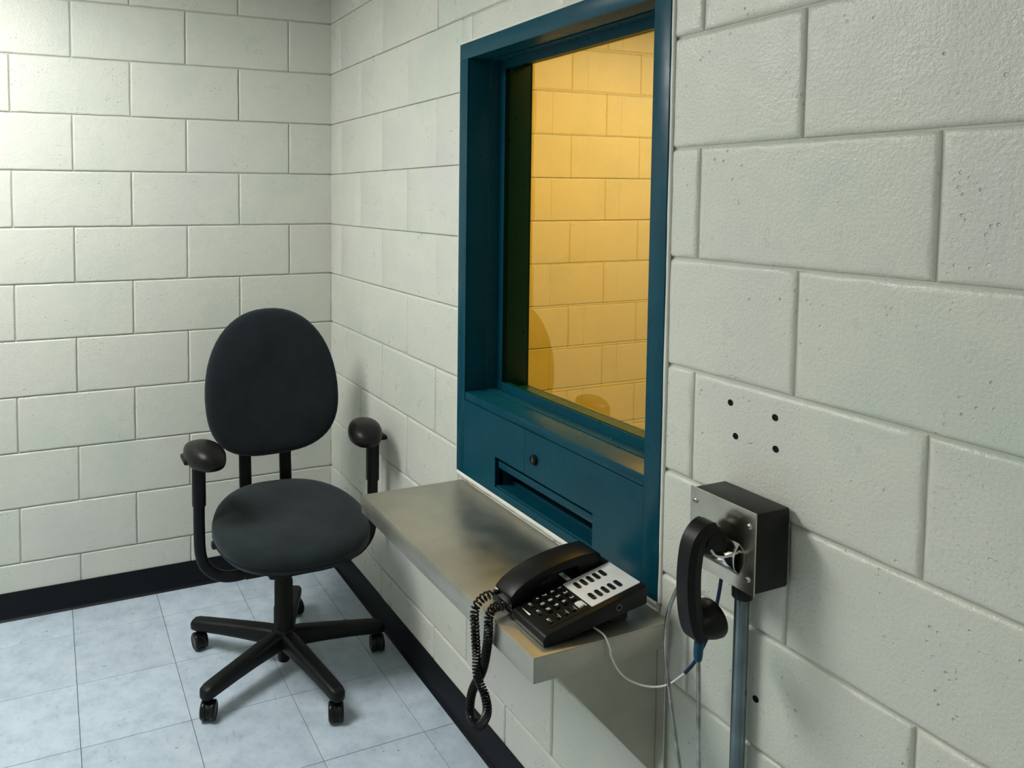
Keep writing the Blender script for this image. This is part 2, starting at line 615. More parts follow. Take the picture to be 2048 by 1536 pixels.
for i in range(len(xs) - 1):
    for j in range(len(ys) - 1):
        wx_, wy_ = xs[i + 1] - xs[i], ys[j + 1] - ys[j]
        key = (round(wx_, 4), round(wy_, 4))
        c = (( xs[i] + xs[i + 1]) / 2, (ys[j] + ys[j + 1]) / 2, 0)
        if key not in cache:
            me = tile_mesh(-wx_ / 2 + tgap / 2, wx_ / 2 - tgap / 2, -wy_ / 2 + tgap / 2, wy_ / 2 - tgap / 2)
            me.materials.append(M['tile'])
            cache[key] = me
        o = bpy.data.objects.new('tile', cache[key])
        COL.objects.link(o)
        o.parent = fl
        o.location = c
link('floor_beyond', boxes([(THK, XB, YF, YB, -0.003, 0.0)]), 'cream_flat', kind='structure')

# ------------------------------------------------------------------ cove baseboards
prof = [(0.0, 0.0), (0.013, 0.0), (0.0135, 0.002), (0.0085, 0.006), (0.0055, 0.012), (0.0042, 0.020), (0.0042, 0.099), (0.003, 0.1016), (0.0, 0.1016)]
link('baseboard_back', extrude(prof, lambda a, b, t: Vector((t, -a, b)), XL, 0.0), 'rubber', kind='structure')
link('baseboard_right', extrude(prof, lambda a, b, t: Vector((-a, t, b)), YF, 0.0), 'rubber', kind='structure')

# ------------------------------------------------------------------ ceiling light fixtures
def fixture(loc, sx, sy, mat, label):
    t = thing('ceiling_light', (loc[0], loc[1], CEIL), label, 'light')
    x, y = loc[0], loc[1]
    hx, hy = sx / 2 + 0.04, sy / 2 + 0.04
    fr = 0.035
    link('housing', boxes([(x - hx, x + hx, y - hy, y - hy + fr, CEIL - 0.06, CEIL), (x - hx, x + hx, y + hy - fr, y + hy, CEIL - 0.06, CEIL),
                           (x - hx, x - hx + fr, y - hy, y + hy, CEIL - 0.06, CEIL), (x + hx - fr, x + hx, y - hy, y + hy, CEIL - 0.06, CEIL)]), 'fixture', t)
    link('diffuser', boxes([(x - hx + fr, x + hx - fr, y - hy + fr, y + hy - fr, CEIL - 0.05, CEIL - 0.045)]), mat, t)
fixture(LIGHTS[0][1], 1.16, 0.54, 'diff_cool', 'white fluorescent ceiling fixture over the office chair')
fixture(LIGHTS[1][1], 1.16, 0.54, 'diff_cool', 'unseen ceiling fixture added as fill at the near end of the room')
fixture(LIGHTS[2][1], 1.16, 0.54, 'diff_warm', 'amber ceiling fixture in the room beyond the glass')

# ------------------------------------------------------------------ window
win = thing('window_1', (0.0, -1.4865, OZ0), kind='structure')
FX0 = -0.006                       # face of the frame, just proud of the wall
IY0, IY1, IZ0, IZ1 = -1.842, -1.131, 0.988, 1.914
link('frame_head', boxes([(FX0, 0.0, OY0, OY1, IZ1, OZ1), (0.0, THK, OY0, OY1, IZ1 + 0.001, IZ1 + 0.02)], 0.0012), 'blue', win)
link('frame_jamb', boxes([(FX0, 0.0, IY1, OY1, OZ0, IZ1), (0.0, THK, IY1, IY1 + 0.02, IZ0 - 0.02, IZ1 + 0.02)], 0.0012), 'blue', win)
link('frame_jamb', boxes([(FX0, 0.0, OY0, IY0, OZ0, IZ1), (0.0, THK, IY0 - 0.02, IY0, IZ0 - 0.02, IZ1 + 0.02)], 0.0012), 'blue', win)
link('frame_sill', boxes([(FX0 + 0.001, THK, IY0, IY1, IZ0 - 0.022, IZ0)], 0.002), 'blue', win)
# back-side face of the frame
link('frame_back', boxes([(THK, THK + 0.006, OY0, OY1, IZ1, OZ1), (THK, THK + 0.006, OY0, OY1, OZ0, IZ0), (THK, THK + 0.006, OY0, IY0, IZ0, IZ1), (THK, THK + 0.006, IY1, OY1, IZ0, IZ1)]), 'blue', win)
# lower panel, hatch and pass-through slot
SY0, SY1, SZ0, SZ1 = -1.690, -1.294, 0.772, 0.853
SEAM = -1.430
PX0, PX1 = FX0 + 0.0006, 0.004
EX = lambda a, b, t: Vector((t, a, b))
top_ = IZ0 - 0.0235
link('panel', extrude([(IY1 + 0.001, OZ0), (IY1 + 0.001, top_), (SEAM + 0.0007, top_), (SEAM + 0.0007, SZ1), (SY1, SZ1), (SY1, SZ0), (SY0, SZ0), (SY0, OZ0)], EX, PX0, PX1), 'blue', win)
link('hatch', extrude([(SEAM - 0.0007, SZ1), (SEAM - 0.0007, top_), (IY0, top_), (IY0, OZ0), (SY0 - 0.0004, OZ0), (SY0 - 0.0004, SZ1)], EX, PX0 - 0.0003, PX1), 'blue', win)
link('panel_core', boxes([(0.0075, 0.02, IY0, IY1, SZ1, IZ0 - 0.022), (0.0075, 0.02, SY1, IY1, OZ0, SZ1), (0.0075, 0.02, IY0, SY0, OZ0, SZ1)]), 'blue', win)
slot = link('pass_slot', boxes([(0.10, 0.104, SY0 - 0.01, SY1 + 0.01, OZ0, SZ1 + 0.02), (0.0, 0.104, SY1, SY1 + 0.004, OZ0, SZ1 + 0.01), (0.0, 0.104, SY0 - 0.004, SY0, OZ0, SZ1 + 0.01),
                                (0.0, 0.104, SY0, SY1, SZ1, SZ1 + 0.004)]), 'blue', win)
link('slot_lip', boxes([(0.004, 0.010, SY0 + 0.001, SY1 - 0.001, SZ1 - 0.030, SZ1 - 0.0115)], 0.0015), 'blue', slot)
link('slot_tray', extrude([(0.001, SZ0 + 0.004), (0.0, SZ0 - 0.004), (0.1, SZ0 - 0.016), (0.1, SZ0 - 0.004)], lambda a, b, t: Vector((a, t, b)), SY0, SY1), 'blue', slot)
link('slot_bar', boxes([(0.05, 0.056, SY0 + 0.001, SY1 - 0.001, SZ0 - 0.006, SZ0 + 0.008)], 0.0012), 'blue', slot)
# lock cylinder
lk = link('lock_cylinder', lathe([(0.0125, 0), (0.0125, 0.004), (0.0108, 0.0075), (0.0085, 0.0078), (0.0082, 0.0066), (0.001, 0.0066)], (FX0, -1.474, 0.902), (-1, 0, 0)), 'dark_metal', win)
link('keyway', boxes([(FX0 - 0.0078, FX0 - 0.006, -1.4752, -1.4728, 0.896, 0.908)]), 'screw', lk)
# screwed glazing stops (angles) on the four sides
s0, s1, st, sl = 0.064, 0.102, 0.0025, 0.024
stops = [('sill', [(s0, s1, IY0, IY1, IZ0, IZ0 + st), (s1 - st, s1, IY0, IY1, IZ0, IZ0 + sl)]),
         ('head', [(s0, s1, IY0, IY1, IZ1 - st, IZ1), (s1 - st, s1, IY0, IY1, IZ1 - sl, IZ1)]),
         ('jambl', [(s0, s1, IY1 - st, IY1, IZ0 + st, IZ1 - st), (s1 - st, s1, IY1 - sl, IY1, IZ0 + sl, IZ1 - sl)]),
         ('jambr', [(s0, s1, IY0, IY0 + st, IZ0 + st, IZ1 - st), (s1 - st, s1, IY0, IY0 + sl, IZ0 + sl, IZ1 - sl)])]
for k, bl in stops:
    so = link('glazing_stop', boxes(bl, 0.0006, 1), 'blue', win)
    if k in ('sill', 'head'):
        for i in range(5):
            y = IY1 - 0.05 - i * (IY1 - IY0 - 0.1) / 4
            z = IZ0 + st if k == 'sill' else IZ1 - st
            link('screw', lathe([(0.0045, 0), (0.0042, 0.0012), (0.002, 0.002), (0.0005, 0.002)], (0.082, y, z), (0, 0, 1 if k == 'sill' else -1), 10), 'blue', so)
    else:
        for i in range(8):
            z = IZ0 + 0.06 + i * (IZ1 - IZ0 - 0.12) / 7
            y, d = (IY1 - st, -1) if k == 'jambl' else (IY0 + st, 1)
            link('screw', lathe([(0.0045, 0), (0.0042, 0.0012), (0.002, 0.002), (0.0005, 0.002)], (0.079, y, z), (0, d, 0), 10), 'blue', so)
gz = 0.016
link('gasket', boxes([(0.1025, 0.118, IY0, IY1, IZ0, IZ0 + gz), (0.1025, 0.118, IY0, IY1, IZ1 - gz, IZ1), (0.1025, 0.118, IY0, IY0 + gz, IZ0, IZ1), (0.1025, 0.118, IY1 - gz, IY1, IZ0, IZ1)]), 'rubber', win)
link('glass_pane', boxes([(0.104, 0.116, IY0 + 0.004, IY1 - 0.004, IZ0 + 0.004, IZ1 - 0.004)]), 'glass', win)
link('back_stop', boxes([(0.1185, 0.125, IY0, IY1, IZ0, IZ0 + 0.02), (0.1185, 0.125, IY0, IY1, IZ1 - 0.02, IZ1), (0.1185, 0.125, IY0, IY0 + 0.02, IZ0, IZ1), (0.1185, 0.125, IY1 - 0.02, IY1, IZ0, IZ1)]), 'blue', win)
# caulk round the frame; thick bead under it, over the shelf
def bead(p0, p1, r, seedv):
    rnd = random.Random(seedv)
    n = 40
    pts = [Vector(p0).lerp(Vector(p1), i / n) for i in range(n + 1)]
    js = [1 + rnd.uniform(-0.10, 0.10) for _ in pts]
    return sweep(pts, lambda t: [(u * js[int(t * n + 0.5)], v * js[int(t * n + 0.5)]) for u, v in circ(r, 8)])
link('caulk_line', bead((0.0, OY1 + 0.003, OZ0), (0.0, OY1 + 0.003, OZ1), 0.0045, 1), 'caulk', win)
link('caulk_line', bead((0.0, OY0 - 0.003, OZ0), (0.0, OY0 - 0.003, OZ1), 0.0045, 2), 'caulk', win)
link('caulk_line', bead((0.0, OY0, OZ1 + 0.003), (0.0, OY1, OZ1 + 0.003), 0.0045, 3), 'caulk', win)
link('caulk_bead', bead((0.004, OY0 + 0.002, 0.745), (0.004, OY1 - 0.002, 0.745), 0.0110, 4), 'caulk', win)

# ------------------------------------------------------------------ screw holes left in the right wall
for i, (y, z) in enumerate(((-2.0412, 1.1827), (-2.1298, 1.1802), (-2.0538, 1.1277), (-2.1327, 1.1292), (-2.1106, 0.6958))):
    link('wall_anchor', lathe([(0.0055, -0.004), (0.0056, 0.0012), (0.0040, 0.0018), (0.0030, 0.0014), (0.0028, 0.0011), (0.0004, 0.0011)], (-0.0004, y, z), (-1, 0, 0), 12), 'hole', wr)

# ------------------------------------------------------------------ steel shelf
SHZ, SHX, SY_N, SY_F = 0.735, -0.316, -1.925, -1.125
sh = thing('wall_shelf', (-0.003, (SY_N + SY_F) / 2, SHZ), 'stainless steel shelf with folded edges mounted under the blue window', 'shelf')
link('shelf_top', boxes([(SHX, -0.0065, SY_N, SY_F, SHZ - 0.003, SHZ)], 0.0012), 'steel', sh)
link('front_apron', boxes([(SHX, SHX + 0.003, SY_N, SY_F, SHZ - 0.048, SHZ - 0.0025)], 0.0012), 'steel', sh)
link('end_apron', boxes([(SHX + 0.0025, -0.0065, SY_N, SY_N + 0.003, SHZ - 0.048, SHZ - 0.0025)], 0.001), 'steel', sh)
link('end_apron', boxes([(SHX + 0.0025, -0.0065, SY_F - 0.003, SY_F, SHZ - 0.048, SHZ - 0.0025)], 0.001), 'steel', sh)
link('front_lip', boxes([(SHX + 0.0025, SHX + 0.022, SY_N + 0.003, SY_F - 0.003, SHZ - 0.048, SHZ - 0.0455)]), 'steel', sh)
for yy in (-1.893, -1.16):
    g = link('gusset', extrude([(-0.262, SHZ - 0.004), (-0.262, SHZ - 0.05), (-0.018, 0.418), (-0.0065, 0.418), (-0.0065, SHZ - 0.004)], lambda a, b, t: Vector((a, t, b)), yy - 0.002, yy + 0.002, 0.0006, 1), 'steel', sh)
    link('gusset_flange', boxes([(-0.0105, -0.0066, yy - 0.024, yy - 0.002, 0.42, SHZ - 0.05)], 0.0008, 1), 'steel', g)

# ------------------------------------------------------------------ office chair
CB = Vector((-0.395, -0.645, 0))
ch = thing('office_chair', CB, 'black swivel office chair with oval fabric back and armrests by the corner', 'chair')
# base: hub, five legs, casters
link('base_hub', lathe([(0.018, 0.022), (0.020, 0.03), (0.020, 0.062), (0.034, 0.066), (0.043, 0.085), (0.043, 0.118), (0.036, 0.130), (0.033, 0.135)], CB), 'plastic', ch)
ANG = [138.3 + 72 * k for k in range(5)]
CAST = {0: 100, 1: 65, 2: 72, 3: 80, 4: 100}   # rolling direction of each caster
for k, a in enumerate(ANG):
    ar = math.radians(a)
    d = Vector((math.cos(ar), math.sin(ar), 0))
    s = Vector((-d.y, d.x, 0))
    rings = []
    for r, wd, ht, zc in ((0.020, 0.056, 0.060, 0.098), (0.06, 0.056, 0.058, 0.099), (0.14, 0.052, 0.051, 0.096), (0.22, 0.049, 0.045, 0.091), (0.29, 0.048, 0.041, 0.086), (0.322, 0.047, 0.039, 0.083), (0.337, 0.040, 0.034, 0.081), (0.343, 0.026, 0.023, 0.079)):
        rings.append([CB + d * r + s * u + Vector((0, 0, zc + v)) for u, v in rrect(wd, ht, min(wd, ht) * 0.34, 4)])
    leg = link('base_leg', loft(rings, smooth=45), 'plastic', ch)
    # caster
    cpos = CB + d * 0.318
    rd = math.radians(CAST[k])
    roll = Vector((math.cos(rd), math.sin(rd), 0))
    axl = Vector((-roll.y, roll.x, 0))
    cc = cpos + Vector((0, 0, 0.0285)) + roll * -0.006
    ca = link('caster', join([lathe([(0.008, 0.046), (0.010, 0.052), (0.010, 0.064), (0.016, 0.066), (0.016, 0.070)], cpos, n=14),
                              lathe([(0.004, -0.006), (0.0262, -0.006), (0.0262, 0.006), (0.004, 0.006)], cc, axl, 24)]), 'plastic', ch)
    for sgn in (-1, 1):
        link('wheel', lathe([(0.006, 0.0068), (0.0272, 0.0068), (0.0285, 0.0085), (0.0285, 0.0185), (0.026, 0.0215), (0.021, 0.0225), (0.020, 0.0212), (0.004, 0.0205)], cc, axl * sgn, 26), 'gloss', ca)
# column
link('column', lathe([(0.0325, 0.125), (0.0325, 0.200), (0.0300, 0.203), (0.0300, 0.290), (0.0275, 0.293), (0.0275, 0.395), (0.024, 0.40)], CB), 'plastic', ch)
# mechanism under the seat
SC = Vector((-0.372, -0.640, 0.0))
mech = link('mechanism', boxes([(-0.465, -0.305, -0.73, -0.53, 0.335, 0.425)], 0.012), 'plastic', ch)
link('lever', tube([(-0.47, -0.60, 0.415), (-0.53, -0.595, 0.418), (-0.575, -0.59, 0.42)], 0.006, 8), 'plastic', mech)
link('lever_paddle', boxes([(-0.618, -0.570, -0.605, -0.577, 0.409, 0.432)], 0.006), 'gloss', mech)
# seat cushion
def oval(a, b, n, th):
    c, s = math.cos(th), math.sin(th)
    return (a * math.copysign(abs(c) ** (2 / n), c), b * math.copysign(abs(s) ** (2 / n), s))
NT = 56
def seat_pt(th, sc, z, grow=0.0):
    x, y = oval(0.252 + grow, 0.247 + grow, 2.55, th)
    x *= sc * (1.0 - 0.16 * max(0, y) / 0.26)        # narrower towards the back
    y *= sc
    # tilt, dish and waterfall front
    zz = z + 0.030 * y / 0.26
    rr = sc
    if y < 0:
        zz -= 0.004 * (abs(y) / 0.26) ** 2.5 * 1.0
    zz -= 0.010 * math.exp(-((x / 0.13) ** 2 + ((y - 0.03) / 0.14) ** 2)) if z > 0.47 else 0
    v = Vector((x, y, 0))
    v.rotate(Euler((0, 0, math.radians(-3))))
    return Vector((SC.x + v.x, SC.y + v.y, zz))
prof_s = [(0.02, 0.446), (0.55, 0.444), (0.90, 0.446), (0.965, 0.455), (0.995, 0.470), (1.0, 0.485), (0.985, 0.498), (0.955, 0.507), (0.90, 0.513), (0.8, 0.517), (0.6, 0.519), (0.35, 0.519), (0.02, 0.519)]
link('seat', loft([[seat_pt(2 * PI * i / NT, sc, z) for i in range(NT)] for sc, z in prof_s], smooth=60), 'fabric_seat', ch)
prof_sh = [(0.02, 0.424), (0.60, 0.426), (0.82, 0.432), (0.94, 0.443), (1.003, 0.462), (1.003, 0.468), (0.9, 0.466), (0.02, 0.466)]
link('seat_shell', loft([[seat_pt(2 * PI * i / NT, sc * 0.992, z) for i in range(NT)] for sc, z in prof_sh], smooth=60), 'plastic', ch)
# backrest
BC = Vector((-0.366, -0.402, 0.853))
brot = Euler((math.radians(-7), math.radians(-2.5), math.radians(-2)))
def back_pt(th, sc, d):
    c, s = math.cos(th), math.sin(th)
    n = 2.25 if s > 0 else 2.75
    x = 0.236 * math.copysign(abs(c) ** (2 / n), c)
    z = (0.291 if s > 0 else 0.218) * math.copysign(abs(s) ** (2 / n), s)
    x *= sc
    z *= sc
    if z > 0:
        x *= 1 - 0.05 * z / 0.29
    y = -d - 0.020 * (x / 0.236) ** 2          # sides wrap forward
    v = Vector((x, y, z))
    v.rotate(brot)
    return BC + v
prof_b = [(0.02, -0.028), (0.6, -0.028), (0.90, -0.024), (0.965, -0.016), (0.995, -0.004), (1.0, 0.006), (0.988, 0.017), (0.955, 0.026), (0.90, 0.031), (0.75, 0.033), (0.5, 0.032), (0.25, 0.031), (0.02, 0.031)]
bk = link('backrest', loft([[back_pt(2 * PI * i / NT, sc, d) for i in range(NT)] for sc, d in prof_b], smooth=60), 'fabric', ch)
# two back uprights
for x in (-0.447, -0.299):
    pts = [(x, -0.334, 0.74), (x, -0.338, 0.66), (x - 0.001, -0.345, 0.56), (x - 0.002, -0.362, 0.478), (x, -0.41, 0.425), (x + 0.005, -0.50, 0.412), (x + 0.01, -0.56, 0.412)]
    link('back_upright', sweep(catmull(pts, 8), rrect(0.014, 0.044, 0.005, 3), up=Vector((0, 1, 0))), 'plastic', ch)
# arms
for sx, pz, yaw, x0 in ((-1, 0.726, 14, -0.657), (1, 0.737, -14, -0.063)):
    y0 = -0.60
    inn = -sx
    pts = [(x0, y0, 0.70), (x0, y0, 0.60), (x0, y0, 0.48), (x0 + inn * 0.004, y0, 0.40), (x0 + inn * 0.022, y0 - 0.002, 0.355), (x0 + inn * 0.065, y0 - 0.01, 0.325), (x0 + inn * 0.12, y0 - 0.02, 0.322), (x0 + inn * 0.20, y0 - 0.03, 0.340)]
    arm = link('arm_post', sweep(catmull(pts, 10), rrect(0.036, 0.028, 0.012, 4), up=Vector((1, 0, 0))), 'plastic', ch)
    link('height_sleeve', sweep([Vector((x0, y0, z)) for z in (0.56, 0.562, 0.65, 0.716)], lambda t: rrect(0.042 if t > 0.1 else 0.038, 0.036, 0.012, 4), up=Vector((1, 0, 0))), 'plastic', arm)
    link('mount_plate', boxes([(min(x0 + inn * 0.13, x0 + inn * 0.24), max(x0 + inn * 0.13, x0 + inn * 0.24), y0 - 0.06, y0 + 0.0, 0.318, 0.346)], 0.008), 'plastic', arm)
    link('pad_bracket', boxes([(x0 - 0.030 + sx * 0.018, x0 + 0.030 + sx * 0.018, y0 - 0.02, y0 + 0.06, 0.700, 0.716)], 0.005), 'plastic', arm)
    # pad
    rot = Euler((0, 0, math.radians(yaw)))
    rings = []
    L = 0.200
    for i in range(15):
        t = i / 14
        e = math.sin(PI * min(1, max(0, t))) ** 0.42
        e = max(e, 0.02)
        wd = (0.104 + 0.020 * t) * e
        ht = 0.084 * max(0.05, e)
        yy = -(t - 0.42) * L
        ring = []
        for u, v in [(math.copysign(abs(math.cos(q)) ** 0.8, math.cos(q)) / 2, math.copysign(abs(math.sin(q)) ** 0.8, math.sin(q)) / 2) for q in [2 * PI * j / 24 for j in range(24)]]:
            p = Vector((u * wd, yy, v * ht - 0.008 * max(0, t - 0.75) / 0.25))
            p.rotate(rot)
            ring.append(Vector((x0 + (0.010 if sx < 0 else -0.032), y0, pz)) + p)
        rings.append(ring)
    link('arm_pad', loft(rings, smooth=60), 'armpad', ch)

# ------------------------------------------------------------------ desk telephone
PO = Vector((-0.281, -1.907, SHZ))
PD, PW = 0.232, 0.172
TS = (0.071 - 0.020) / PD
TA = math.atan(TS)
def S(d, wv, h=0.0):
    """point on the sloping top of the phone: d = depth from front, wv = from right side, h above surface"""
    return PO + Vector((d - h * math.sin(TA), wv, 0.020 + d * TS + h * math.cos(TA)))
ph = thing('desk_telephone', PO + Vector((PD / 2, PW / 2, 0)), 'black desk telephone with silver directory card standing on the steel shelf', 'telephone')
body = [(0.0, 0.0005), (-0.002, 0.010), (0.003, 0.0195), (0.010, 0.0222), (PD - 0.004, 0.0701), (PD, 0.066), (PD, 0.034), (0.06, 0.006)]
cradle = [(0, 0.0005), (-0.002, 0.008), (0.001, 0.0150), (0.0605, 0.0292), (0.0615, 0.0335), (0.1575, 0.0546), (0.1585, 0.0505), (0.2135, 0.0628), (0.2145, 0.0671), (PD - 0.004, 0.0701), (PD, 0.066), (PD, 0.034), (0.06, 0.006)]
bd = link('body', extrude(body, lambda a, b, t: PO + Vector((a, t, b)), 0.0, 0.1045, 0.0025), 'phone', ph)
link('cradle', extrude(cradle, lambda a, b, t: PO + Vector((a, t, b)), 0.1047, PW, 0.0008, 2), 'phone', ph)
link('rear_foot', boxes([(PO.x + 0.145, PO.x + 0.205, PO.y + 0.02, PO.y + PW - 0.02, SHZ + 0.0003, SHZ + 0.034)], 0.004), 'phone', ph)
def pad_on(d0, d1, w0, w1, h0, h1, r=0.002, seg=2):
    """a rounded slab on the sloping face"""
    poly = [(dd + (d0 + d1) / 2, ww + (w0 + w1) / 2) for dd, ww in rrect(abs(d1 - d0), abs(w1 - w0), r, 3)]
    rings = [[S(d, wv, h0) for d, wv in poly], [S(d, wv, h1 * 0.8 + h0 * 0.2) for d, wv in poly],
             [S((d - (d0 + d1) / 2) * 0.93 + (d0 + d1) / 2, (wv - (w0 + w1) / 2) * 0.93 + (w0 + w1) / 2, h1) for d, wv in poly]]
    return loft(rings, smooth=50)
def print_on(s, d, wv, size, h):
    return text_mesh(s, size, lambda x, y: S(d + y, wv - x, h))
# keypad
key_d = [0.030, 0.0475, 0.065, 0.0825, 0.100]
key_w = [0.092, 0.073, 0.054, 0.031]
leg = {1: '*0#', 2: '789', 3: '456', 4: '123'}
link('keypad_bezel', pad_on(0.018, 0.110, 0.014, 0.103, -0.0005, 0.0010, 0.004), 'phone', ph)
for r in range(1, 5):
    for c in range(3):
        k = link('key', pad_on(key_d[r] - 0.0056, key_d[r] + 0.0056, key_w[c] - 0.0072, key_w[c] + 0.0072, 0.0008, 0.0052, 0.003), 'gloss', ph)
        link('legend', print_on(leg[r][c], key_d[r], key_w[c], 0.0115, 0.0054), 'white', k)
for r in range(1, 4):
    k = link('function_key', pad_on(key_d[r] - 0.0042, key_d[r] + 0.0042, key_w[3] - 0.0085, key_w[3] + 0.0085, 0.0008, 0.0040, 0.002), 'gloss', ph)
    link('legend', boxes([(0, 0, 0, 0, 0, 0)]) if False else pad_on(key_d[r] + 0.0052, key_d[r] + 0.0066, key_w[3] - 0.006, key_w[3] + 0.006, 0.001, 0.0013, 0.0005), 'white', k)
for c, s in enumerate(('61', '61', '61')):
    wv = (0.088, 0.062, 0.030)[c]
    k = link('function_key', pad_on(key_d[0] - 0.004, key_d[0] + 0.004, wv - 0.009, wv + 0.009, 0.0008, 0.0036, 0.002), 'gloss', ph)
    link('legend', print_on(s, key_d[0] + 0.0005, wv, 0.0085, 0.0038), 'white', k)
link('hold_button', pad_on(key_d[4] - 0.0062, key_d[4] + 0.0055, key_w[3] - 0.008, key_w[3] + 0.008, 0.0008, 0.0042, 0.0015), 'silver', ph)
link('indicator', pad_on(0.1078, 0.1096, 0.022, 0.040, 0.0006, 0.0018, 0.0006), 'white', ph)
mk = bmesh.new()
mk.faces.new([mk.verts.new(S(d, wv, 0.0012)) for d, wv in ((0.0125, 0.066), (0.0165, 0.0655), (0.0150, 0.094))])
link('front_mark', finish(mk), 'white', ph)
# silver directory card with ten memory keys
card = link('directory_card', pad_on(0.114, 0.226, 0.013, 0.102, -0.0003, 0.0016, 0.002), 'silver', ph)
for row, wv in enumerate((0.080, 0.036)):
    for i in range(5):
        d = 0.132 + i * 0.0150
        link('memory_key', pad_on(d - 0.0042, d + 0.0042, wv - 0.0105, wv + 0.0105, 0.0012, 0.0036, 0.0040), 'gloss', card)
# number window beside the cradle and speaker ribs
nw = link('number_window', pad_on(0.128, 0.137, 0.106, 0.134, 0.0004, 0.0016, 0.001), 'silver', ph)
link('number_strip', pad_on(0.1285, 0.1365, 0.114, 0.125, 0.0014, 0.0019, 0.0006), 'grey', nw)
for i in range(9):
    d = 0.070 + i * 0.0058
    link('speaker_rib', pad_on(d - 0.0016, d + 0.0016, 0.111, 0.132, -0.0005, 0.0016, 0.0012), 'phone', ph)
# side jack
jk = link('side_jack', lathe([(0.0062, 0.0), (0.0062, 0.0006), (0.0050, 0.0006), (0.0048, -0.001), (0.0005, -0.001)], PO + Vector((0.165, -0.0001, 0.040)), (0, -1, 0), 14), 'grey', ph)
link('jack_hole', lathe([(0.0044, 0), (0.0040, 0.0008), (0.0004, 0.0008)], PO + Vector((0.165, -0.0001, 0.040)), (0, -1, 0), 12), 'hole', jk)

# handset lying in its cradle
HX = Vector((0.0, 0.0, 0.0))
hs_prof = [(-0.001, 0.0285), (-0.003, 0.050), (0.010, 0.062), (0.035, 0.0765), (0.07, 0.089), (0.115, 0.099), (0.16, 0.1045), (0.196, 0.105), (0.208, 0.098), (0.209, 0.0745), (0.160, 0.0635), (0.152, 0.083), (0.115, 0.081), (0.080, 0.073), (0.064, 0.064), (0.056, 0.0420)]
hs = thing('telephone_handset', PO + Vector((0.1, 0.148, 0.03)), 'black handset lying in the cradle of the desk telephone', 'handset')
link('handset_shell', extrude(hs_prof, lambda a, b, t: PO + Vector((a + 0.002, t, b - 0.011)), 0.107, 0.164, 0.0032, 2), 'phone', hs)
link('cord_plug', boxes([(PO.x - 0.010, PO.x + 0.004, PO.y + 0.149, PO.y + 0.158, PO.z + 0.026, PO.z + 0.033)], 0.0015), 'gloss', hs)
link('plug_tab', boxes([(PO.x - 0.0042, PO.x - 0.0028, PO.y + 0.149, PO.y + 0.158, PO.z + 0.0355, PO.z + 0.037)]), 'white', hs)

# coiled cord hanging over the shelf edge
cord = [(PO.x - 0.008, -1.7535, 0.7645), (-0.300, -1.753, 0.762), (-0.320, -1.755, 0.757), (-0.337, -1.760, 0.742), (-0.337, -1.762, 0.704), (-0.337, -1.768, 0.658), (-0.343, -1.782, 0.625), (-0.340, -1.806, 0.600),
        (-0.337, -1.808, 0.566), (-0.335, -1.776, 0.521), (-0.335, -1.744, 0.522), (-0.334, -1.748, 0.570), (-0.327, -1.773, 0.626), (-0.329, -1.792, 0.680), (-0.330, -1.799, 0.722), (-0.328, -1.797, 0.746), (-0.312, -1.790, 0.757), (-0.290, -1.786, 0.753), (PO.x - 0.001, -1.785, 0.750)]
path = catmull(cord, 60)
acc = [0.0]
for a, b in zip(path[:-1], path[1:]):
    acc.append(acc[-1] + (b - a).length)
tot = acc[-1]
fr = frames(path)
hel = []
phz = 0.0
steps = 12
# walk with fine sampling, pitch wide at the ends and tight in the loop
s = 0.0
idx = 0
while s < tot:
    while idx < len(acc) - 2 and acc[idx + 1] < s:
        idx += 1
    t = (s - acc[idx]) / max(1e-9, acc[idx + 1] - acc[idx])
    p = fr[idx][0].lerp(fr[idx + 1][0], t)
    n_ = fr[idx][2].lerp(fr[idx + 1][2], t).normalized()
    b_ = fr[idx][3].lerp(fr[idx + 1][3], t).normalized()
    u = s / tot
    pitch = 0.0050 + 0.0042 * max(0.0, (1 - u / 0.30)) + 0.003 * max(0.0, (u - 0.72) / 0.28)
    R = 0.0072 * min(1.0, s / 0.012, (tot - s) / 0.012)
    hel.append(p + n_ * (R * math.cos(phz)) + b_ * (R * math.sin(phz)))
    phz += 2 * PI / steps
    s += pitch / steps
cd = link('coiled_cord', sweep(hel, circ(0.0021, 5), smooth=60), 'gloss', label='black coiled telephone cord looping down over the shelf edge', category='cord')

# thin line wire from desk telephone to the wall box
wire = [(-0.165, -1.896, 0.7425), (-0.162, -1.922, 0.7405), (-0.158, -1.934, 0.722), (-0.155, -1.935, 0.705), (-0.142, -1.943, 0.678), (-0.125, -1.955, 0.664), (-0.10, -1.975, 0.660), (-0.08, -1.996, 0.672), (-0.062, -2.016, 0.700)]
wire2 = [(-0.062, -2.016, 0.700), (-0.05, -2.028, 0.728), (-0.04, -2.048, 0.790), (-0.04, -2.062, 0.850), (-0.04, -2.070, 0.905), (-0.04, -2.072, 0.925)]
wt = thing('line_wire', (-0.165, -1.896, 0.735), 'thin white wire drooping from desk telephone to the wall box', 'wire')
link('white_lead', tube(wire, 0.0018, 8, 10), 'wire', wt)
link('shaded_lead', tube(wire2, 0.0030, 8, 10), 'wire_shade', wt)  # upper run of the same white wire, shade put into its colour

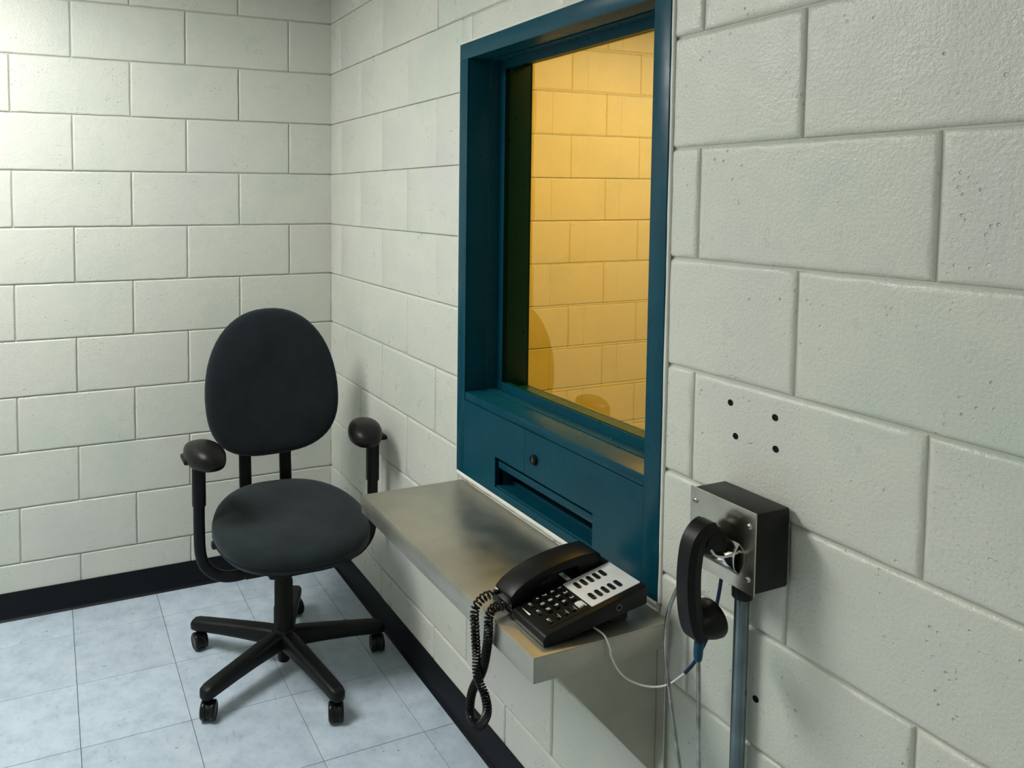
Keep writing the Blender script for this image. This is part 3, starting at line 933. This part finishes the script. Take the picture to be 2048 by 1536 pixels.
# ------------------------------------------------------------------ wall telephone box
BX0, BX1 = -0.080, -0.0064
bx = thing('wall_phone_box', (0, -2.104, 0.92), 'black box with polished steel face and handset hook on right wall', 'wall phone')
link('box_body', boxes([(BX0, BX1, -2.168, -2.040, 0.918, 1.047)], 0.004), 'phone', bx)
pl = link('face_plate', boxes([(BX0 - 0.0028, BX0 - 0.0002, -2.1695, -2.0385, 0.917, 1.0485)], 0.0002, 1), 'plate', bx)
for y, z in ((-2.0505, 1.0265), (-2.1585, 1.0245), (-2.1585, 0.940), (-2.0505, 0.940)):
    sc_ = link('screw', lathe([(0.0046, 0), (0.0045, 0.001), (0.0036, 0.0022), (0.002, 0.0028), (0.0004, 0.003)], (BX0 - 0.0028, y, z), (-1, 0, 0), 14), 'screw', pl)
    link('screw_slot', boxes([(BX0 - 0.0061, BX0 - 0.0052, y - 0.0032, y + 0.0032, z - 0.0006, z + 0.0006)]), 'hole', sc_)
# chrome hook: a curved plate with two upturned tines holding the ear cup
YH = -2.106
ck = link('hook', join([sweep(catmull([(BX0 - 0.001, YH + s_ * 0.030, 0.978), (BX0 - 0.010, YH + s_ * 0.0285, 0.974), (BX0 - 0.026, YH + s_ * 0.0245, 0.970), (BX0 - 0.040, YH + s_ * 0.021, 0.973), (BX0 - 0.049, YH + s_ * 0.020, 0.984)], 8), lambda t: rrect(0.0045, 0.013 - 0.006 * t, 0.002, 3)) for s_ in (-1, 1)]
                      + [sweep(catmull([(BX0 - 0.001, YH, 0.990), (BX0 - 0.008, YH, 0.982), (BX0 - 0.014, YH, 0.968), (BX0 - 0.012, YH, 0.950), (BX0 - 0.001, YH, 0.938)], 8), rrect(0.0022, 0.070, 0.001, 2), up=Vector((1, 0, 0)))]), 'chrome', bx)
# handset hanging on the hook
hw = thing('hanging_handset', (-0.13, YH, 0.82), 'black curved handset hanging on the steel wall box hook', 'handset')
spine = [(-0.108, 1.010), (-0.122, 1.009), (-0.136, 1.000), (-0.146, 0.984), (-0.151, 0.955), (-0.152, 0.925), (-0.150, 0.895), (-0.145, 0.866), (-0.137, 0.844), (-0.125, 0.831)]
sp = catmull([(x, YH, z) for x, z in spine], 6)
def hsec(t):
    wd = 0.034 + 0.010 * abs(2 * t - 1) ** 2
    dp = 0.026 - 0.004 * abs(2 * t - 1) ** 3
    if t < 0.06 or t > 0.95:
        k = 0.55 if (t < 0.01 or t > 0.99) else 0.85
        wd *= k
        dp *= k
    pts = [(-dp / 2, -wd * 0.34), (-dp / 2, wd * 0.34), (-dp * 0.1, wd / 2), (dp * 0.42, wd * 0.46), (dp / 2, wd * 0.36), (dp / 2, -wd * 0.36), (dp * 0.42, -wd * 0.46), (-dp * 0.1, -wd / 2)]
    return pts
hdl = link('handset_handle', sweep(sp, hsec, smooth=28, up=Vector((1, 0, 0))), 'phone', hw)
link('ear_cup', lathe([(0.019, 0.0), (0.024, 0.010), (0.0265, 0.022), (0.0265, 0.032), (0.0235, 0.0345), (0.019, 0.033), (0.002, 0.031)], (-0.132, YH, 0.993), (1, 0, -0.22), 28), 'phone', hw)
mc = link('mouth_cup', lathe([(0.015, -0.004), (0.024, 0.010), (0.0300, 0.028), (0.0315, 0.040), (0.0300, 0.044), (0.0265, 0.043), (0.018, 0.036), (0.002, 0.034)], (-0.140, YH, 0.850), (1, 0, 0.14), 28), 'phone', hw)
link('rim_screw', lathe([(0.0028, 0), (0.0024, 0.001), (0.0004, 0.0012)], (-0.1515, YH + 0.010, 0.992), (-1, 0.2, 0.5), 10), 'screw', hdl)
# armoured cable: down from the handset, loop, back up to the box
def ribbed(pts, r, per=10, step=0.0032):
    pth = catmull(pts, per)
    L = [0.0]
    for a, b in zip(pth[:-1], pth[1:]):
        L.append(L[-1] + (b - a).length)
    out = []
    j = 0
    n = int(L[-1] / (step / 2))
    for i in range(n + 1):
        s_ = L[-1] * i / n
        while j < len(L) - 2 and L[j + 1] < s_:
            j += 1
        out.append(pth[j].lerp(pth[j + 1], (s_ - L[j]) / max(1e-9, L[j + 1] - L[j])))
    rings = []
    for i, (p, t, n_, b_) in enumerate(frames(out)):
        rr = r if i % 2 else r * 0.86
        rings.append([p + n_ * u + b_ * v for u, v in circ(rr, 10)])
    return loft(rings, smooth=70)
cab = thing('armoured_cable', (-0.126, -2.106, 0.816), 'flexible steel cable hanging from the wall handset in a loop', 'cable')
link('strain_relief', lathe([(0.0072, 0.008), (0.0072, -0.012), (0.0064, -0.020), (0.0052, -0.023)], (-0.126, -2.106, 0.8125), (0.05, 0, 1), 14), 'teal', cab)
link('cable', ribbed([(-0.126, -2.106, 0.795), (-0.125, -2.108, 0.74), (-0.125, -2.1095, 0.68), (-0.125, -2.113, 0.60), (-0.122, -2.112, 0.52), (-0.116, -2.095, 0.462), (-0.108, -2.074, 0.470), (-0.101, -2.056, 0.53), (-0.100, -2.038, 0.60), (-0.100, -2.022, 0.67), (-0.100, -2.009, 0.74), (-0.099, -2.009, 0.80), (-0.092, -2.018, 0.850), (-0.078, -2.034, 0.892), (-0.058, -2.048, 0.915), (-0.055, -2.050, 0.9185)], 0.0036), 'armor', cab)
# conduit from the box down to the floor
cn = thing('conduit', (-0.0185, -2.0925, 0.0), 'galvanised steel conduit running down the right wall below the box', 'conduit')
link('pipe', join([tube([(-0.0185, -2.0925, 0.0), (-0.0185, -2.0925, 0.45), (-0.0185, -2.0925, 0.897)], 0.0118, 20, straight=True)]), 'galv', cn)
link('connector', lathe([(0.0150, 0.866), (0.0165, 0.868), (0.0165, 0.908), (0.0140, 0.911), (0.0140, 0.9178)], (-0.0185, -2.0925, 0), n=20), 'dark_metal', cn)
link('set_screw', lathe([(0.0042, 0.012), (0.0042, 0.0205), (0.002, 0.0208), (0.0004, 0.0208)], (-0.0185, -2.0925, 0.886), (-0.5, 0.87, 0), 12), 'screw', cn)
